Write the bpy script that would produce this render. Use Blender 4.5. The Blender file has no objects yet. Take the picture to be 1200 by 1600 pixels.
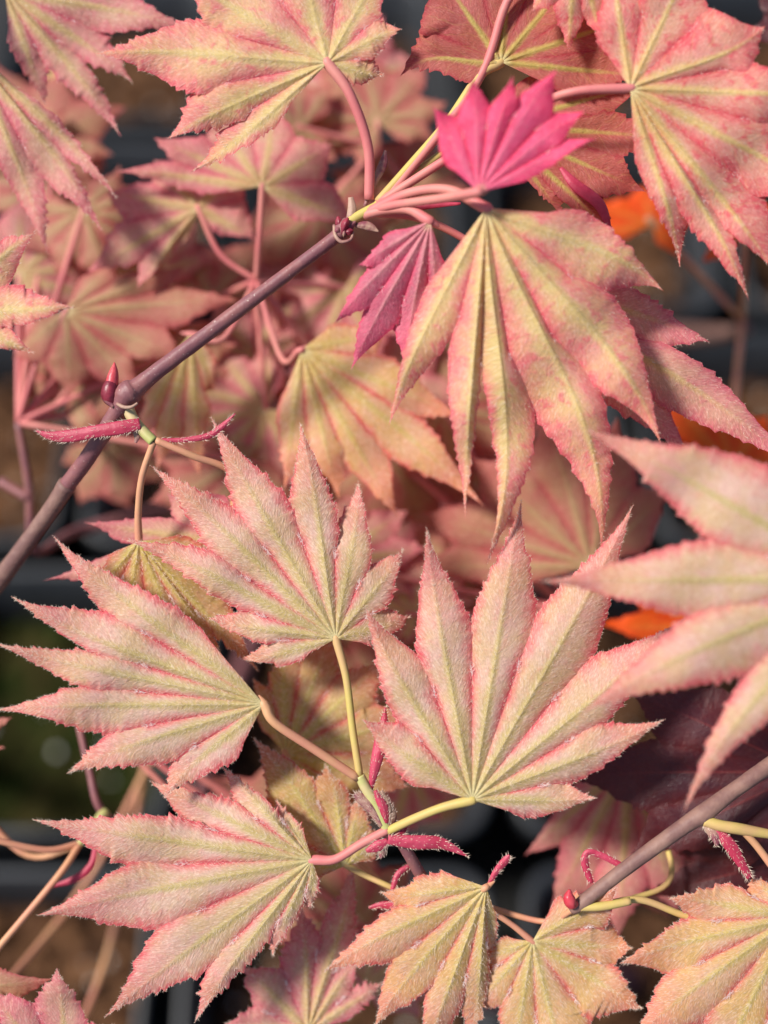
import bpy, math, random
import numpy as np
from mathutils import Vector

R = math.radians
rng = np.random.default_rng(7)
random.seed(7)
scene = bpy.context.scene
col = scene.collection

# ------------------------------------------------------------------ camera
PITCH = R(62.0)
D = 0.27                  # focus distance (m)
W0 = 0.18                 # width of the frame at the focus distance (m)
S0 = W0 / 1200.0          # metres per photo pixel at the focus distance
FWD = np.array([0, math.cos(PITCH), -math.sin(PITCH)])
UP = np.array([0, math.sin(PITCH), math.cos(PITCH)])
RIGHT = np.array([1.0, 0, 0])
FOCUS = np.array([0, 0, 0.45])
CAM = FOCUS - FWD * D
cam_d = bpy.data.cameras.new('camera')
cam = bpy.data.objects.new('camera', cam_d)
col.objects.link(cam)
cam.location = CAM
cam.rotation_euler = (math.pi / 2 - PITCH, 0, 0)
cam_d.sensor_fit = 'HORIZONTAL'
cam_d.sensor_width = 36
cam_d.lens = 36 * D / W0
cam_d.clip_start = 0.01
cam_d.clip_end = 200
cam_d.dof.use_dof = True
cam_d.dof.focus_distance = D
APERTURE = 0.0125
cam_d.dof.aperture_fstop = cam_d.lens / 1000 / APERTURE
scene.camera = cam

# ------------------------------------------------------------------ light
SUN_DIR = Vector((-0.60, 0.02, 0.80)).normalized()     # towards the sun
w = bpy.data.worlds.new('World')
scene.world = w
w.use_nodes = True
nt = w.node_tree
bg = nt.nodes['Background']
sky = nt.nodes.new('ShaderNodeTexSky')
sky.sky_type = 'NISHITA'
sky.sun_disc = False
sky.sun_elevation = math.asin(SUN_DIR.z)
sky.sun_rotation = math.atan2(SUN_DIR.x, SUN_DIR.y)
nt.links.new(sky.outputs[0], bg.inputs[0])
bg.inputs[1].default_value = 0.09
sd = bpy.data.lights.new('sun', 'SUN')
sd.energy = 4.4
sd.angle = R(10.0)
sd.color = (1.0, 0.95, 0.88)
sun = bpy.data.objects.new('sun', sd)
col.objects.link(sun)
sun.location = (-1, 0.2, 2)
sun.rotation_euler = SUN_DIR.to_track_quat('Z', 'Y').to_euler()
vs = scene.view_settings
vs.view_transform = 'Standard'
vs.look = 'None'
vs.gamma = 1
vs.exposure = 0.42
vs.use_curve_mapping = False
scene.cycles.use_denoising = True
scene.cycles.max_bounces = 8
scene.cycles.transmission_bounces = 6

# ------------------------------------------------------------------ helpers
def unproject(px, py, z):
    """photo pixel + depth offset behind the focus plane (in pixel units) -> world"""
    px = np.asarray(px, float); py = np.asarray(py, float); z = np.asarray(z, float)
    d = D + z * S0
    k = (W0 / D) / 1200.0 * d
    return (CAM + FWD * d[..., None] + RIGHT * ((px - 600) * k)[..., None]
            - UP * ((py - 800) * k)[..., None])

def to_plane(px, py, h):
    k = (W0 / D) / 1200.0
    r = FWD + RIGHT * (px - 600) * k - UP * (py - 800) * k
    t = (h - CAM[2]) / r[2]
    return CAM + r * t

def px_of(P):
    v = np.asarray(P) - CAM
    d = v.dot(FWD); k = (W0 / D) / 1200.0 * d
    return (600 + v.dot(RIGHT) / k, 800 - v.dot(UP) / k, (d - D) / S0)


def link(o, parent=None):
    col.objects.link(o)
    if parent is not None:
        o.parent = parent
    return o

WORLD0 = {}
def mesh_obj(name, verts, faces, mat, parent=None, origin=None, smooth=True, attrs=None):
    """verts in world coordinates; origin of the object put at `origin` (world)"""
    verts = np.asarray(verts, float)
    if origin is None:
        origin = verts.mean(axis=0)
    origin = np.asarray(origin, float)
    me = bpy.data.meshes.new(name)
    faces = np.asarray(faces) if not isinstance(faces, list) else faces
    if isinstance(faces, np.ndarray):
        n, k = faces.shape
        me.vertices.add(len(verts))
        me.vertices.foreach_set('co', (verts - origin).astype(np.float32).ravel())
        me.loops.add(n * k)
        me.loops.foreach_set('vertex_index', faces.astype(np.int32).ravel())
        me.polygons.add(n)
        me.polygons.foreach_set('loop_start', np.arange(0, n * k, k, dtype=np.int32))
        me.update(calc_edges=True)
    else:
        me.from_pydata([tuple(v) for v in (verts - origin)], [], faces)
    if smooth:
        me.polygons.foreach_set('use_smooth', np.ones(len(me.polygons), bool))
    if attrs:
        for nme, arr in attrs.items():
            a = me.attributes.new(nme, 'FLOAT_COLOR', 'POINT')
            a.data.foreach_set('color', np.asarray(arr, np.float32).ravel())
    me.materials.append(mat)
    me.validate()
    o = bpy.data.objects.new(name, me)
    pw = np.zeros(3)
    if parent is not None:
        pw = WORLD0[parent.name]
    o.location = origin - pw
    WORLD0[o.name] = origin
    link(o, parent)
    WORLD0[o.name] = origin
    return o

def thing(name, loc, label, cat, group=None):
    o = bpy.data.objects.new(name, None)
    o.empty_display_size = 0.02
    o.location = loc
    link(o)
    WORLD0[o.name] = np.asarray(loc, float)
    o['label'] = label
    o['category'] = cat
    if group:
        o['group'] = group
    return o

def smooth_path(pts, n=8):
    """Catmull-Rom through rows of pts (any columns)"""
    P = np.asarray(pts, float)
    if len(P) < 3:
        t = np.linspace(0, 1, n)[:, None]
        return P[0] * (1 - t) + P[-1] * t
    Q = np.vstack([2 * P[0] - P[1], P, 2 * P[-1] - P[-2]])
    out = []
    for i in range(1, len(Q) - 2):
        for t in np.linspace(0, 1, n, endpoint=False):
            a, b, c, d = Q[i - 1], Q[i], Q[i + 1], Q[i + 2]
            out.append(0.5 * (2 * b + (c - a) * t + (2 * a - 5 * b + 4 * c - d) * t * t
                              + (3 * b - a - 3 * c + d) * t ** 3))
    out.append(P[-1])
    return np.array(out)

def tube_geo(path, rad, ns=12, wob=0.0):
    path = np.asarray(path, float); rad = np.asarray(rad, float)
    T = np.gradient(path, axis=0)
    T /= np.linalg.norm(T, axis=1)[:, None] + 1e-12
    ref = np.array([0.31, 0.2, 0.93])
    V, F = [], []
    n0 = np.cross(T[0], ref); n0 /= np.linalg.norm(n0)
    for i in range(len(path)):
        n0 = n0 - T[i] * n0.dot(T[i]); n0 /= np.linalg.norm(n0)
        b = np.cross(T[i], n0)
        for k in range(ns):
            a = 2 * math.pi * k / ns
            r = rad[i] * (1 + wob * rng.normal() * 0.5)
            V.append(path[i] + (n0 * math.cos(a) + b * math.sin(a)) * r)
    for i in range(len(path) - 1):
        for k in range(ns):
            F.append((i * ns + k, i * ns + (k + 1) % ns, (i + 1) * ns + (k + 1) % ns, (i + 1) * ns + k))
    V = V + [path[0], path[-1]]
    m = len(V) - 2
    for k in range(ns):
        F.append((m, (k + 1) % ns, k))
        j = (len(path) - 1) * ns
        F.append((m + 1, j + k, j + (k + 1) % ns))
    return np.array(V), F

def tube_px(name, pts, mat, parent, n=8, ns=12, wob=0.0):
    """pts rows: px, py, z, radius(px)"""
    P = smooth_path(pts, n)
    W = unproject(P[:, 0], P[:, 1], P[:, 2])
    sc = (D + P[:, 2] * S0) / D * S0
    V, F = tube_geo(W, np.maximum(P[:, 3], 0.15) * sc, ns, wob)
    return mesh_obj(name, V, F, mat, parent, origin=W[0])

# ------------------------------------------------------------------ materials
def new_mat(name):
    m = bpy.data.materials.new(name)
    m.use_nodes = True
    t = m.node_tree
    t.nodes.clear()
    return m, t

class NB:
    """tiny node builder"""
    def __init__(s, t): s.t = t
    def n(s, typ, **kw):
        nd = s.t.nodes.new(typ)
        for k, v in kw.items():
            if k.startswith('i_'):
                nd.inputs[k[2:]].default_value = v
            else:
                setattr(nd, k, v)
        return nd
    def put(s, sock, v):
        if hasattr(v, 'is_output') or isinstance(v, bpy.types.NodeSocket):
            s.t.links.new(v, sock)
        elif isinstance(v, (tuple, list)):
            sock.default_value = tuple(v) if len(v) != 3 or sock.type == 'VECTOR' else (*v, 1)
        else:
            sock.default_value = v
    def math(s, op, a, b=0.0, c=None, clamp=False):
        nd = s.n('ShaderNodeMath', operation=op, use_clamp=clamp)
        s.put(nd.inputs[0], a); s.put(nd.inputs[1], b)
        if c is not None: s.put(nd.inputs[2], c)
        return nd.outputs[0]
    def step(s, x, lo, hi):
        nd = s.n('ShaderNodeMapRange', interpolation_type='SMOOTHSTEP')
        s.put(nd.inputs['Value'], x); s.put(nd.inputs['From Min'], lo); s.put(nd.inputs['From Max'], hi)
        return nd.outputs[0]
    def mix(s, f, a, b):
        nd = s.n('ShaderNodeMix', data_type='RGBA')
        s.put(nd.inputs[0], f); s.put(nd.inputs[6], a); s.put(nd.inputs[7], b)
        return nd.outputs[2]
    def noise(s, vec, scale, detail=2.0, rough=0.5, dist=0.0):
        nd = s.n('ShaderNodeTexNoise')
        s.put(nd.inputs['Vector'], vec)
        nd.inputs['Scale'].default_value = scale
        nd.inputs['Detail'].default_value = detail
        nd.inputs['Roughness'].default_value = rough
        nd.inputs['Distortion'].default_value = dist
        return nd.outputs[0]
    def vec(s, x, y, z):
        nd = s.n('ShaderNodeCombineXYZ')
        s.put(nd.inputs[0], x); s.put(nd.inputs[1], y); s.put(nd.inputs[2], z)
        return nd.outputs[0]

def leaf_mat(name, base, base2, pink, vein, e0=0.45, pk=0.9, mott=0.25, fuzz=0.35, transl=0.32,
             rough=0.55, veinw=0.085, veinf=0.8, pale=(0.88, 0.72, 0.60), sheen=0.08, spec=0.35, tip=0.85, mscale=7.0, rimf=0.7, vfade=(0.45, 0.92)):
    m, t = new_mat(name)
    b = NB(t)
    la = b.n('ShaderNodeAttribute', attribute_name='la')
    lb = b.n('ShaderNodeAttribute', attribute_name='lb')
    sa = b.n('ShaderNodeSeparateColor'); t.links.new(la.outputs['Color'], sa.inputs[0])
    sb = b.n('ShaderNodeSeparateColor'); t.links.new(lb.outputs['Color'], sb.inputs[0])
    u, v, dist = sa.outputs[0], sa.outputs[1], sa.outputs[2]
    along, across, rl = sb.outputs[0], sb.outputs[1], sb.outputs[2]
    vec = b.vec(along, across, b.math('MULTIPLY', rl, 37.0))
    n1 = b.noise(vec, 1.6, 3, 0.55)
    n2 = b.noise(vec, mscale, 4, 0.6, 0.4)
    n3 = b.noise(vec, 26.0, 2, 0.5)
    # streaks of short hairs lying forwards and outwards
    h1 = b.math('SUBTRACT', b.math('MULTIPLY', along, 0.9), b.math('MULTIPLY', b.math('ABSOLUTE', across), -0.45))
    h2 = b.math('SUBTRACT', b.math('MULTIPLY', b.math('ABSOLUTE', across), 0.9), b.math('MULTIPLY', along, 0.45))
    hv = b.vec(b.math('MULTIPLY', h1, 13.0), b.math('MULTIPLY', h2, 62.0), b.math('MULTIPLY', rl, 91.0))
    hn = b.noise(hv, 1.0, 3, 0.6, 0.6)
    hm = b.step(hn, 0.48, 0.68)
    nn = b.math('SUBTRACT', n1, 0.5)
    ed = b.step(b.math('ADD', b.math('ADD', v, b.math('MULTIPLY', nn, 0.7)), b.math('MULTIPLY', b.math('SUBTRACT', n2, 0.5), 0.35)), e0, 1.08)
    tp = b.math('MULTIPLY', b.step(b.math('ADD', u, b.math('MULTIPLY', nn, 0.3)), 0.52, 0.98), tip)
    pm = b.math('MULTIPLY', b.math('MAXIMUM', ed, tp), pk)
    c = b.mix(b.step(n1, 0.35, 0.68), base, base2)
    c = b.mix(b.math('MULTIPLY', b.step(n2, 0.50, 0.68), mott), c, pink)
    c = b.mix(pm, c, pink)
    rim = b.math('MULTIPLY', b.step(b.math('ADD', v, b.math('MULTIPLY', nn, 0.25)), 0.80, 1.0), rimf)
    c = b.mix(rim, c, tuple(x * y for x, y in zip(pink, (0.92, 0.62, 0.72))))
    # main veins and faint side veins
    wv = b.math('ADD', b.math('MULTIPLY', b.math('SUBTRACT', 1.0, b.math('MULTIPLY', u, 0.93)), veinw), 0.006)
    vm = b.math('SUBTRACT', 1.0, b.step(b.math('ADD', dist, b.math('MULTIPLY', b.math('SUBTRACT', n2, 0.5), b.math('MULTIPLY', wv, 0.9))), b.math('MULTIPLY', wv, 0.1), b.math('MULTIPLY', wv, 1.15)))
    vm = b.math('MULTIPLY', vm, b.math('ADD', 0.55, b.math('MULTIPLY', n1, 0.9), clamp=True))
    q = b.math('FRACT', b.math('MULTIPLY', b.math('ADD', b.math('SUBTRACT', along, b.math('MULTIPLY', b.math('ABSOLUTE', across), 1.1)), b.math('MULTIPLY', n1, 0.55)), 3.7))
    sv = b.math('SUBTRACT', 1.0, b.step(b.math('ABSOLUTE', b.math('SUBTRACT', q, 0.5)), 0.02, 0.12))
    sv = b.math('MULTIPLY', sv, b.step(n2, 0.35, 0.6))
    c = b.mix(b.math('MULTIPLY', sv, 0.14), c, vein)
    c = b.mix(b.math('MULTIPLY', b.math('MULTIPLY', vm, veinf), b.math('SUBTRACT', 1.0, b.step(u, vfade[0], vfade[1]))), c, vein)
    c = b.mix(b.math('MULTIPLY', hm, fuzz), c, pale)
    c = b.mix(b.math('MULTIPLY', b.math('SUBTRACT', 1.0, b.step(u, 0.01, 0.09)), 0.7), c, (0.72, 0.64, 0.34))
    vary = b.math('ADD', 0.62, b.math('ADD', b.math('MULTIPLY', n3, 0.40), b.math('MULTIPLY', hn, 0.36)))
    hsv = b.n('ShaderNodeHueSaturation'); b.put(hsv.inputs['Color'], c); b.put(hsv.inputs['Value'], vary)
    c = hsv.outputs[0]
    p = b.n('ShaderNodeBsdfPrincipled')
    b.put(p.inputs['Base Color'], c)
    p.inputs['Roughness'].default_value = rough
    p.inputs['Specular IOR Level'].default_value = spec
    p.inputs['Sheen Weight'].default_value = sheen
    p.inputs['Sheen Roughness'].default_value = 0.4
    hgt = b.math('ADD', b.math('MULTIPLY', hn, 0.6), b.math('ADD', b.math('MULTIPLY', n2, 0.8), b.math('MULTIPLY', sv, -0.12)))
    bp = b.n('ShaderNodeBump')
    bp.inputs['Strength'].default_value = 0.5
    bp.inputs['Distance'].default_value = 0.0009
    b.put(bp.inputs['Height'], hgt)
    t.links.new(bp.outputs[0], p.inputs['Normal'])
    tr = b.n('ShaderNodeBsdfTranslucent')
    sat = b.n('ShaderNodeHueSaturation'); b.put(sat.inputs['Color'], c); sat.inputs['Saturation'].default_value = 1.25
    t.links.new(sat.outputs[0], tr.inputs['Color'])
    mx = b.n('ShaderNodeMixShader'); mx.inputs[0].default_value = transl
    t.links.new(p.outputs[0], mx.inputs[1]); t.links.new(tr.outputs[0], mx.inputs[2])
    out = b.n('ShaderNodeOutputMaterial')
    t.links.new(mx.outputs[0], out.inputs[0])
    return m

def simple_mat(name, c1, c2, scale=60.0, rough=0.5, bump=0.0, stretch=None, transl=0.0, spec=0.4, spots=None, detail=3):
    m, t = new_mat(name)
    b = NB(t)
    tc = b.n('ShaderNodeTexCoord')
    vec = tc.outputs['Object']
    n1 = b.noise(vec, scale, detail, 0.6)
    c = b.mix(b.step(n1, 0.35, 0.65), c1, c2)
    if spots:
        n2 = b.noise(vec, spots[0], 1, 0.5)
        c = b.mix(b.math('MULTIPLY', b.step(n2, spots[2], spots[2] + 0.05), spots[3]), c, spots[1])
    p = b.n('ShaderNodeBsdfPrincipled')
    b.put(p.inputs['Base Color'], c)
    p.inputs['Roughness'].default_value = rough
    p.inputs['Specular IOR Level'].default_value = spec
    if bump:
        bp = b.n('ShaderNodeBump'); bp.inputs['Strength'].default_value = 0.6
        bp.inputs['Distance'].default_value = bump
        b.put(bp.inputs['Height'], b.noise(vec, scale * 3, 3, 0.6))
        t.links.new(bp.outputs[0], p.inputs['Normal'])
    out = b.n('ShaderNodeOutputMaterial')
    if transl:
        tr = b.n('ShaderNodeBsdfTranslucent'); b.put(tr.inputs['Color'], c)
        mx = b.n('ShaderNodeMixShader'); mx.inputs[0].default_value = transl
        t.links.new(p.outputs[0], mx.inputs[1]); t.links.new(tr.outputs[0], mx.inputs[2])
        t.links.new(mx.outputs[0], out.inputs[0])
    else:
        t.links.new(p.outputs[0], out.inputs[0])
    return m

M = {}
TAN, TAN2 = (0.66, 0.44, 0.25), (0.72, 0.46, 0.37)
M['pale'] = leaf_mat('leaf_pale', TAN, TAN2, (0.72, 0.125, 0.14), (0.52, 0.43, 0.13), e0=0.42, pk=0.88, mott=0.16, fuzz=0.42, tip=0.75, veinw=0.15, veinf=0.75)
M['olive'] = leaf_mat('leaf_olive', (0.52, 0.36, 0.12), (0.58, 0.34, 0.18), (0.60, 0.13, 0.09), (0.55, 0.46, 0.12), e0=0.5, pk=0.85, mott=0.25, fuzz=0.3, veinw=0.12)
M['gold'] = leaf_mat('leaf_gold', (0.68, 0.41, 0.15), (0.72, 0.42, 0.25), (0.72, 0.16, 0.13), (0.60, 0.47, 0.14), e0=0.55, pk=0.8, mott=0.15, fuzz=0.42, veinw=0.13)
M['mottled'] = leaf_mat('leaf_mottled', (0.74, 0.50, 0.22), (0.78, 0.38, 0.28), (0.78, 0.15, 0.18), (0.68, 0.56, 0.20), e0=0.16, pk=0.82, mott=0.7, fuzz=0.34, veinw=0.20, veinf=0.68, mscale=5.5, vfade=(0.7, 1.05))
M['coral'] = leaf_mat('leaf_coral', (0.72, 0.36, 0.24), (0.76, 0.28, 0.24), (0.74, 0.10, 0.12), (0.70, 0.54, 0.17), e0=0.2, pk=0.8, mott=0.85, fuzz=0.28, veinw=0.14, veinf=0.75, mscale=5.0, vfade=(0.6, 1.05))
M['rosy'] = leaf_mat('leaf_rosy', (0.62, 0.35, 0.24), (0.66, 0.28, 0.25), (0.64, 0.14, 0.18), (0.60, 0.44, 0.17), e0=0.15, pk=0.85, mott=0.4, fuzz=0.25, veinw=0.13)
M['back'] = leaf_mat('leaf_back_shaded', (0.46, 0.235, 0.13), (0.48, 0.185, 0.13), (0.48, 0.105, 0.10), (0.47, 0.32, 0.15), e0=0.3, pk=0.85, mott=0.3, fuzz=0.12)  # dull leaf colour, darkened further to stand in for shade from leaves above
M['hot'] = leaf_mat('leaf_hot_pink', (0.92, 0.075, 0.19), (0.93, 0.13, 0.27), (0.88, 0.03, 0.12), (0.88, 0.22, 0.33), e0=0.6, pk=0.5, mott=0.3, fuzz=0.2, veinf=0.5, pale=(0.9, 0.4, 0.5))
M['magenta'] = leaf_mat('leaf_magenta', (0.62, 0.12, 0.19), (0.64, 0.19, 0.25), (0.80, 0.08, 0.18), (0.70, 0.28, 0.30), e0=0.5, pk=0.6, mott=0.3, fuzz=0.2, pale=(0.75, 0.4, 0.45))
M['wine'] = leaf_mat('leaf_wine_underside', (0.46, 0.12, 0.08), (0.50, 0.13, 0.11), (0.46, 0.06, 0.07), (0.55, 0.43, 0.11), e0=0.5, pk=0.6, mott=0.3, fuzz=0.08, veinf=0.9, veinw=0.09)
M['burgundy'] = leaf_mat('leaf_burgundy', (0.085, 0.010, 0.014), (0.065, 0.012, 0.022), (0.10, 0.008, 0.010), (0.20, 0.03, 0.03), e0=0.6, pk=0.6, mott=0.3, fuzz=0.02, rough=0.38, spec=0.5, sheen=0.1, veinw=0.03, transl=0.25)
M['orange'] = leaf_mat('leaf_orange', (0.92, 0.10, 0.008), (0.92, 0.14, 0.010), (0.88, 0.055, 0.006), (0.88, 0.22, 0.03), e0=0.6, pk=0.5, mott=0.3, fuzz=0.0)
M['fuzz'] = simple_mat('fuzz', (0.84, 0.66, 0.54), (0.86, 0.72, 0.56), 40, 0.6, transl=0.4)
M['tuft'] = simple_mat('fuzz_tuft', (0.88, 0.80, 0.76), (0.88, 0.82, 0.78), 40, 0.6, transl=0.5)
M['fuzz_red'] = simple_mat('fuzz_red', (0.75, 0.35, 0.35), (0.80, 0.45, 0.42), 40, 0.6, transl=0.4)
M['petiole'] = simple_mat('petiole_salmon', (0.62, 0.26, 0.17), (0.64, 0.34, 0.17), 70, 0.55, bump=0.0002, transl=0.1)
M['petiole_pink'] = simple_mat('petiole_pink', (0.62, 0.17, 0.17), (0.64, 0.24, 0.20), 70, 0.55, bump=0.0002, transl=0.1)
M['petiole_yellow'] = simple_mat('petiole_yellow', (0.56, 0.45, 0.12), (0.58, 0.36, 0.16), 70, 0.55, bump=0.0002, transl=0.1)
M['green'] = simple_mat('shoot_green', (0.40, 0.42, 0.13), (0.55, 0.42, 0.22), 90, 0.45, bump=0.0002)
M['twig'] = simple_mat('twig_bark', (0.20, 0.075, 0.085), (0.26, 0.10, 0.095), 160, 0.5, bump=0.0003, spots=(1500, (0.50, 0.38, 0.33), 0.70, 0.7))
M['bark'] = simple_mat('old_bark', (0.17, 0.085, 0.075), (0.25, 0.14, 0.11), 160, 0.6, bump=0.0004)
M['bract'] = simple_mat('bract_magenta', (0.42, 0.03, 0.07), (0.52, 0.06, 0.11), 200, 0.5, bump=0.0003, transl=0.15)
M['bract_dry'] = simple_mat('bract_dry', (0.20, 0.05, 0.07), (0.40, 0.25, 0.18), 260, 0.6, bump=0.0003)
M['bud_dark'] = simple_mat('bud_scale_dark', (0.16, 0.015, 0.03), (0.28, 0.03, 0.05), 260, 0.4, bump=0.0002)
M['bud'] = simple_mat('bud_red', (0.45, 0.03, 0.05), (0.60, 0.09, 0.10), 260, 0.4, bump=0.0002)
M['pot'] = simple_mat('black_plastic', (0.016, 0.018, 0.021), (0.028, 0.030, 0.034), 30, 0.5, spec=0.6)
M['soil'] = simple_mat('potting_soil', (0.012, 0.006, 0.004), (0.085, 0.040, 0.020), 70, 0.9, spec=0.1, bump=0.004, detail=6)
M['moss'] = simple_mat('mossy_soil', (0.010, 0.019, 0.002), (0.035, 0.028, 0.008), 45, 0.9, spec=0.1, bump=0.003, detail=5)
M['chip'] = simple_mat('bark_chip', (0.06, 0.026, 0.013), (0.16, 0.078, 0.038), 60, 0.85, spec=0.1)
M['perlite'] = simple_mat('perlite', (0.55, 0.53, 0.48), (0.70, 0.68, 0.62), 200, 0.9)
M['ground'] = simple_mat('weed_fabric', (0.012, 0.012, 0.012), (0.022, 0.021, 0.020), 200, 0.8, bump=0.001)

# ------------------------------------------------------------------ leaf
def leaf(par, mat, c, tips, fs=0.5, fat=1.0, fold=0.22, tooth=5.0, nu=72, nv=8, pet=None, pr=6.5, pmat='petiole',
         fuzz=0, hair='fuzz', wave=6.0, label=None, vs=1.0, puff=0.09):
    """palmate maple blade. c: pixel centre + depth; tips: (px, py[, dz[, bend[, width factor]]]) in angular order"""
    c0 = np.array(c[:2], float); cz = float(c[2])
    L = []
    for t in tips:
        t = tuple(t) + (0, 0, 1.0)[len(t) - 2:]
        tv = np.array(t[:2], float) - c0
        ln = np.linalg.norm(tv)
        L.append(dict(t=tv, ln=ln, dz=t[2], bend=t[3], wf=t[4], d=tv / ln, n=np.array([-tv[1], tv[0]]) / ln))
    n = len(L)
    ang = L[0]['d'][0] * L[-1]['d'][1] - L[0]['d'][1] * L[-1]['d'][0]
    # orientation: does the next tip lie on the +n side?
    s01 = np.sign(sum(np.dot(L[i + 1]['t'], L[i]['n']) / L[i + 1]['ln'] for i in range(n - 1))) or 1.0
    sin_pts, sin_z = [], []
    for i in range(n - 1):
        a, b_ = L[i], L[i + 1]
        dd = a['d'] + b_['d']; dd /= np.linalg.norm(dd)
        mn, mxx = min(a['ln'], b_['ln']), max(a['ln'], b_['ln'])
        f = fs * rng.uniform(0.93, 1.07)
        S = dd * f * (0.6 * mn + 0.4 * mxx)
        sin_pts.append(S); sin_z.append((0.5 * (a['dz'] + b_['dz'])) * f ** 1.5)
    ph = rng.uniform(0, 6.28, 4)
    def undul(x, y):
        return wave * (np.sin(x / 47.0 + ph[0]) * np.sin(y / 61.0 + ph[1]) + 0.6 * np.sin((x + y) / 29.0 + ph[2]))
    vrow = np.concatenate([[0, 0.035, 0.08], np.linspace(0.18, 0.84, nv - 4), [0.93, 1.0]])
    V, A1, A2, F = [], [], [], []
    grids = []
    off = 0
    for i, l in enumerate(L):
        ln, d, nn = l['ln'], l['d'], l['n']
        rlobe = rng.uniform()
        uu = 1 - (1 - np.linspace(0.0, 1, nu)) ** 1.0
        uu[0] = 0.006
        def mid(u):
            return np.outer(u, l['t']) + np.outer(4 * l['bend'] * u * (1 - u) * u * 1.2, nn)
        Mi = mid(uu)
        Zm = l['dz'] * uu ** 1.5
        sides = {}
        for side in (-1, 1):                      # side along +n
            j = i if side == s01 else i - 1
            has = 0 <= j < n - 1 and not (side == -s01 and i == 0)
            if has:
                S = sin_pts[j]; Sz = sin_z[j]
            else:
                j2 = i - 1 if i > 0 else 0
                wref = abs(np.dot(sin_pts[j2], nn)) if n > 1 else 0.15 * ln
                S = d * ln * 0.30 + nn * side * min(0.85 * wref, 0.16 * ln)
                Sz = l['dz'] * 0.3 ** 1.5
            us = float(np.clip(np.dot(S, d) / ln, 0.12, 0.8))
            ws = abs(np.dot(S, nn))
            E = np.zeros((nu, 2)); ZE = np.zeros(nu); wid = np.zeros(nu); free = np.zeros(nu)
            inn = uu <= us
            f = uu / us
            E[inn] = np.outer(f[inn], S)
            wid[inn] = f[inn] * ws
            s = np.clip((uu - us) / (1 - us), 0, 1)
            prof = (1 - s) ** 1.72 * (1 + fat * l['wf'] * 4.1 * s / (1 + 1.0 * s)) + 0.05 * (1 - s) ** 0.6 * s
            w_ = ws * l['wf'] ** 0.5 * prof + ws * (1 - l['wf'] ** 0.5) * (1 - s) ** 3
            # serration: slow outwards, sharp back
            nt_ = max(4, int(ln * (1 - us) / rng.uniform(13.0, 19.0)))
            jit = np.interp(s, np.linspace(0, 1, 9), rng.uniform(-0.9, 0.9, 9))
            phs = s * nt_ + jit
            tr = np.mod(phs, 1.0)
            amp = 1.15 * tooth * (0.45 + 0.7 * np.interp(np.floor(phs), np.arange(nt_ + 3), rng.uniform(-0.5, 1.3, nt_ + 3)))
            saw = np.where(tr < 0.8, (tr / 0.8) ** 1.4, 1 - (tr - 0.8) / 0.2)
            env = np.clip(s / 0.12, 0, 1) * np.clip((1 - s) / 0.30, 0, 1)
            te = amp * saw * env
            Ms = mid(np.array([us]))[0]
            corr = np.outer((1 - s) ** 2, S - (Ms + nn * side * ws))
            EE = Mi + np.outer(w_ * side, nn) + np.outer(te * side, nn) + np.outer(te * 0.6, d) + corr
            E[~inn] = EE[~inn]
            wid[~inn] = w_[~inn]
            free[~inn] = np.clip(s[~inn] / 0.05, 0, 1)
            val = fold * (wid if True else 0)
            # along the shared line the depth depends on the point only
            fS = np.clip(f, 0, 1)
            Zin = Sz * fS ** 1.5 + fold * fS * (np.linalg.norm(S) * 0.16)
            Zs_end = Sz + fold * np.linalg.norm(S) * 0.16
            Zmid_us = l['dz'] * us ** 1.5
            Zout = Zm + fold * w_ + (Zs_end - Zmid_us - fold * ws) * (1 - s) ** 2 \
                + wave * 0.9 * np.sin(s * 9 + ph[3] + i * 1.7 + side) * s * (1 - s) * 2
            ZE = np.where(inn, Zin, Zout)
            sides[side] = (E, ZE, wid, free)
        cols_v = np.concatenate([-vrow[:0:-1], vrow])
        G = np.zeros((nu, len(cols_v), 3)); a1 = np.zeros((nu, len(cols_v), 4)); a2 = np.zeros((nu, len(cols_v), 4))
        for k, vv in enumerate(cols_v):
            side = -1 if vv < 0 else 1
            E, ZE, wid, free = sides[side]
            av = abs(vv)
            P2 = Mi + (E - Mi) * av
            z = Zm + (ZE - Zm) * av - puff * wid * np.sin(math.pi * av) * 0.8
            vr = 2.2 * vs * (1 - 0.8 * uu) * np.clip(uu / 0.05, 0, 1)
            z = z - vr * np.exp(-(av * wid / 3.2) ** 2)
            X = c0[0] + P2[:, 0]; Y = c0[1] + P2[:, 1]
            z = cz + z + undul(X, Y) * np.clip(uu * 1.6, 0, 1)
            G[:, k, 0] = X; G[:, k, 1] = Y; G[:, k, 2] = z
            a1[:, k, 0] = uu; a1[:, k, 1] = av * np.clip(0.62 + uu * 1.2, 0, 1)
            a1[:, k, 2] = av * wid / 100.0; a1[:, k, 3] = 1
            a2[:, k, 0] = uu * ln / 100.0; a2[:, k, 1] = vv * wid / 100.0 + 5; a2[:, k, 2] = rlobe; a2[:, k, 3] = 1
        a2[:, :, 1] -= 5
        nc = len(cols_v)
        V.append(G.reshape(-1, 3)); A1.append(a1.reshape(-1, 4)); A2.append(a2.reshape(-1, 4))
        idx = off + np.arange(nu * nc).reshape(nu, nc)
        F.append(np.stack([idx[:-1, :-1], idx[:-1, 1:], idx[1:, 1:], idx[1:, :-1]], -1).reshape(-1, 4))
        off += nu * nc
        grids.append((G, cols_v, sides, l))
    V = np.vstack(V); A1 = np.vstack(A1); A2 = np.vstack(A2); F = np.vstack(F)
    Wv = unproject(V[:, 0], V[:, 1], V[:, 2])
    org = unproject(np.array([c0[0]]), np.array([c0[1]]), np.array([cz]))[0]
    o = mesh_obj('leaf', Wv, F, M[mat], par, origin=org, attrs={'la': A1, 'lb': A2})
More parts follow.
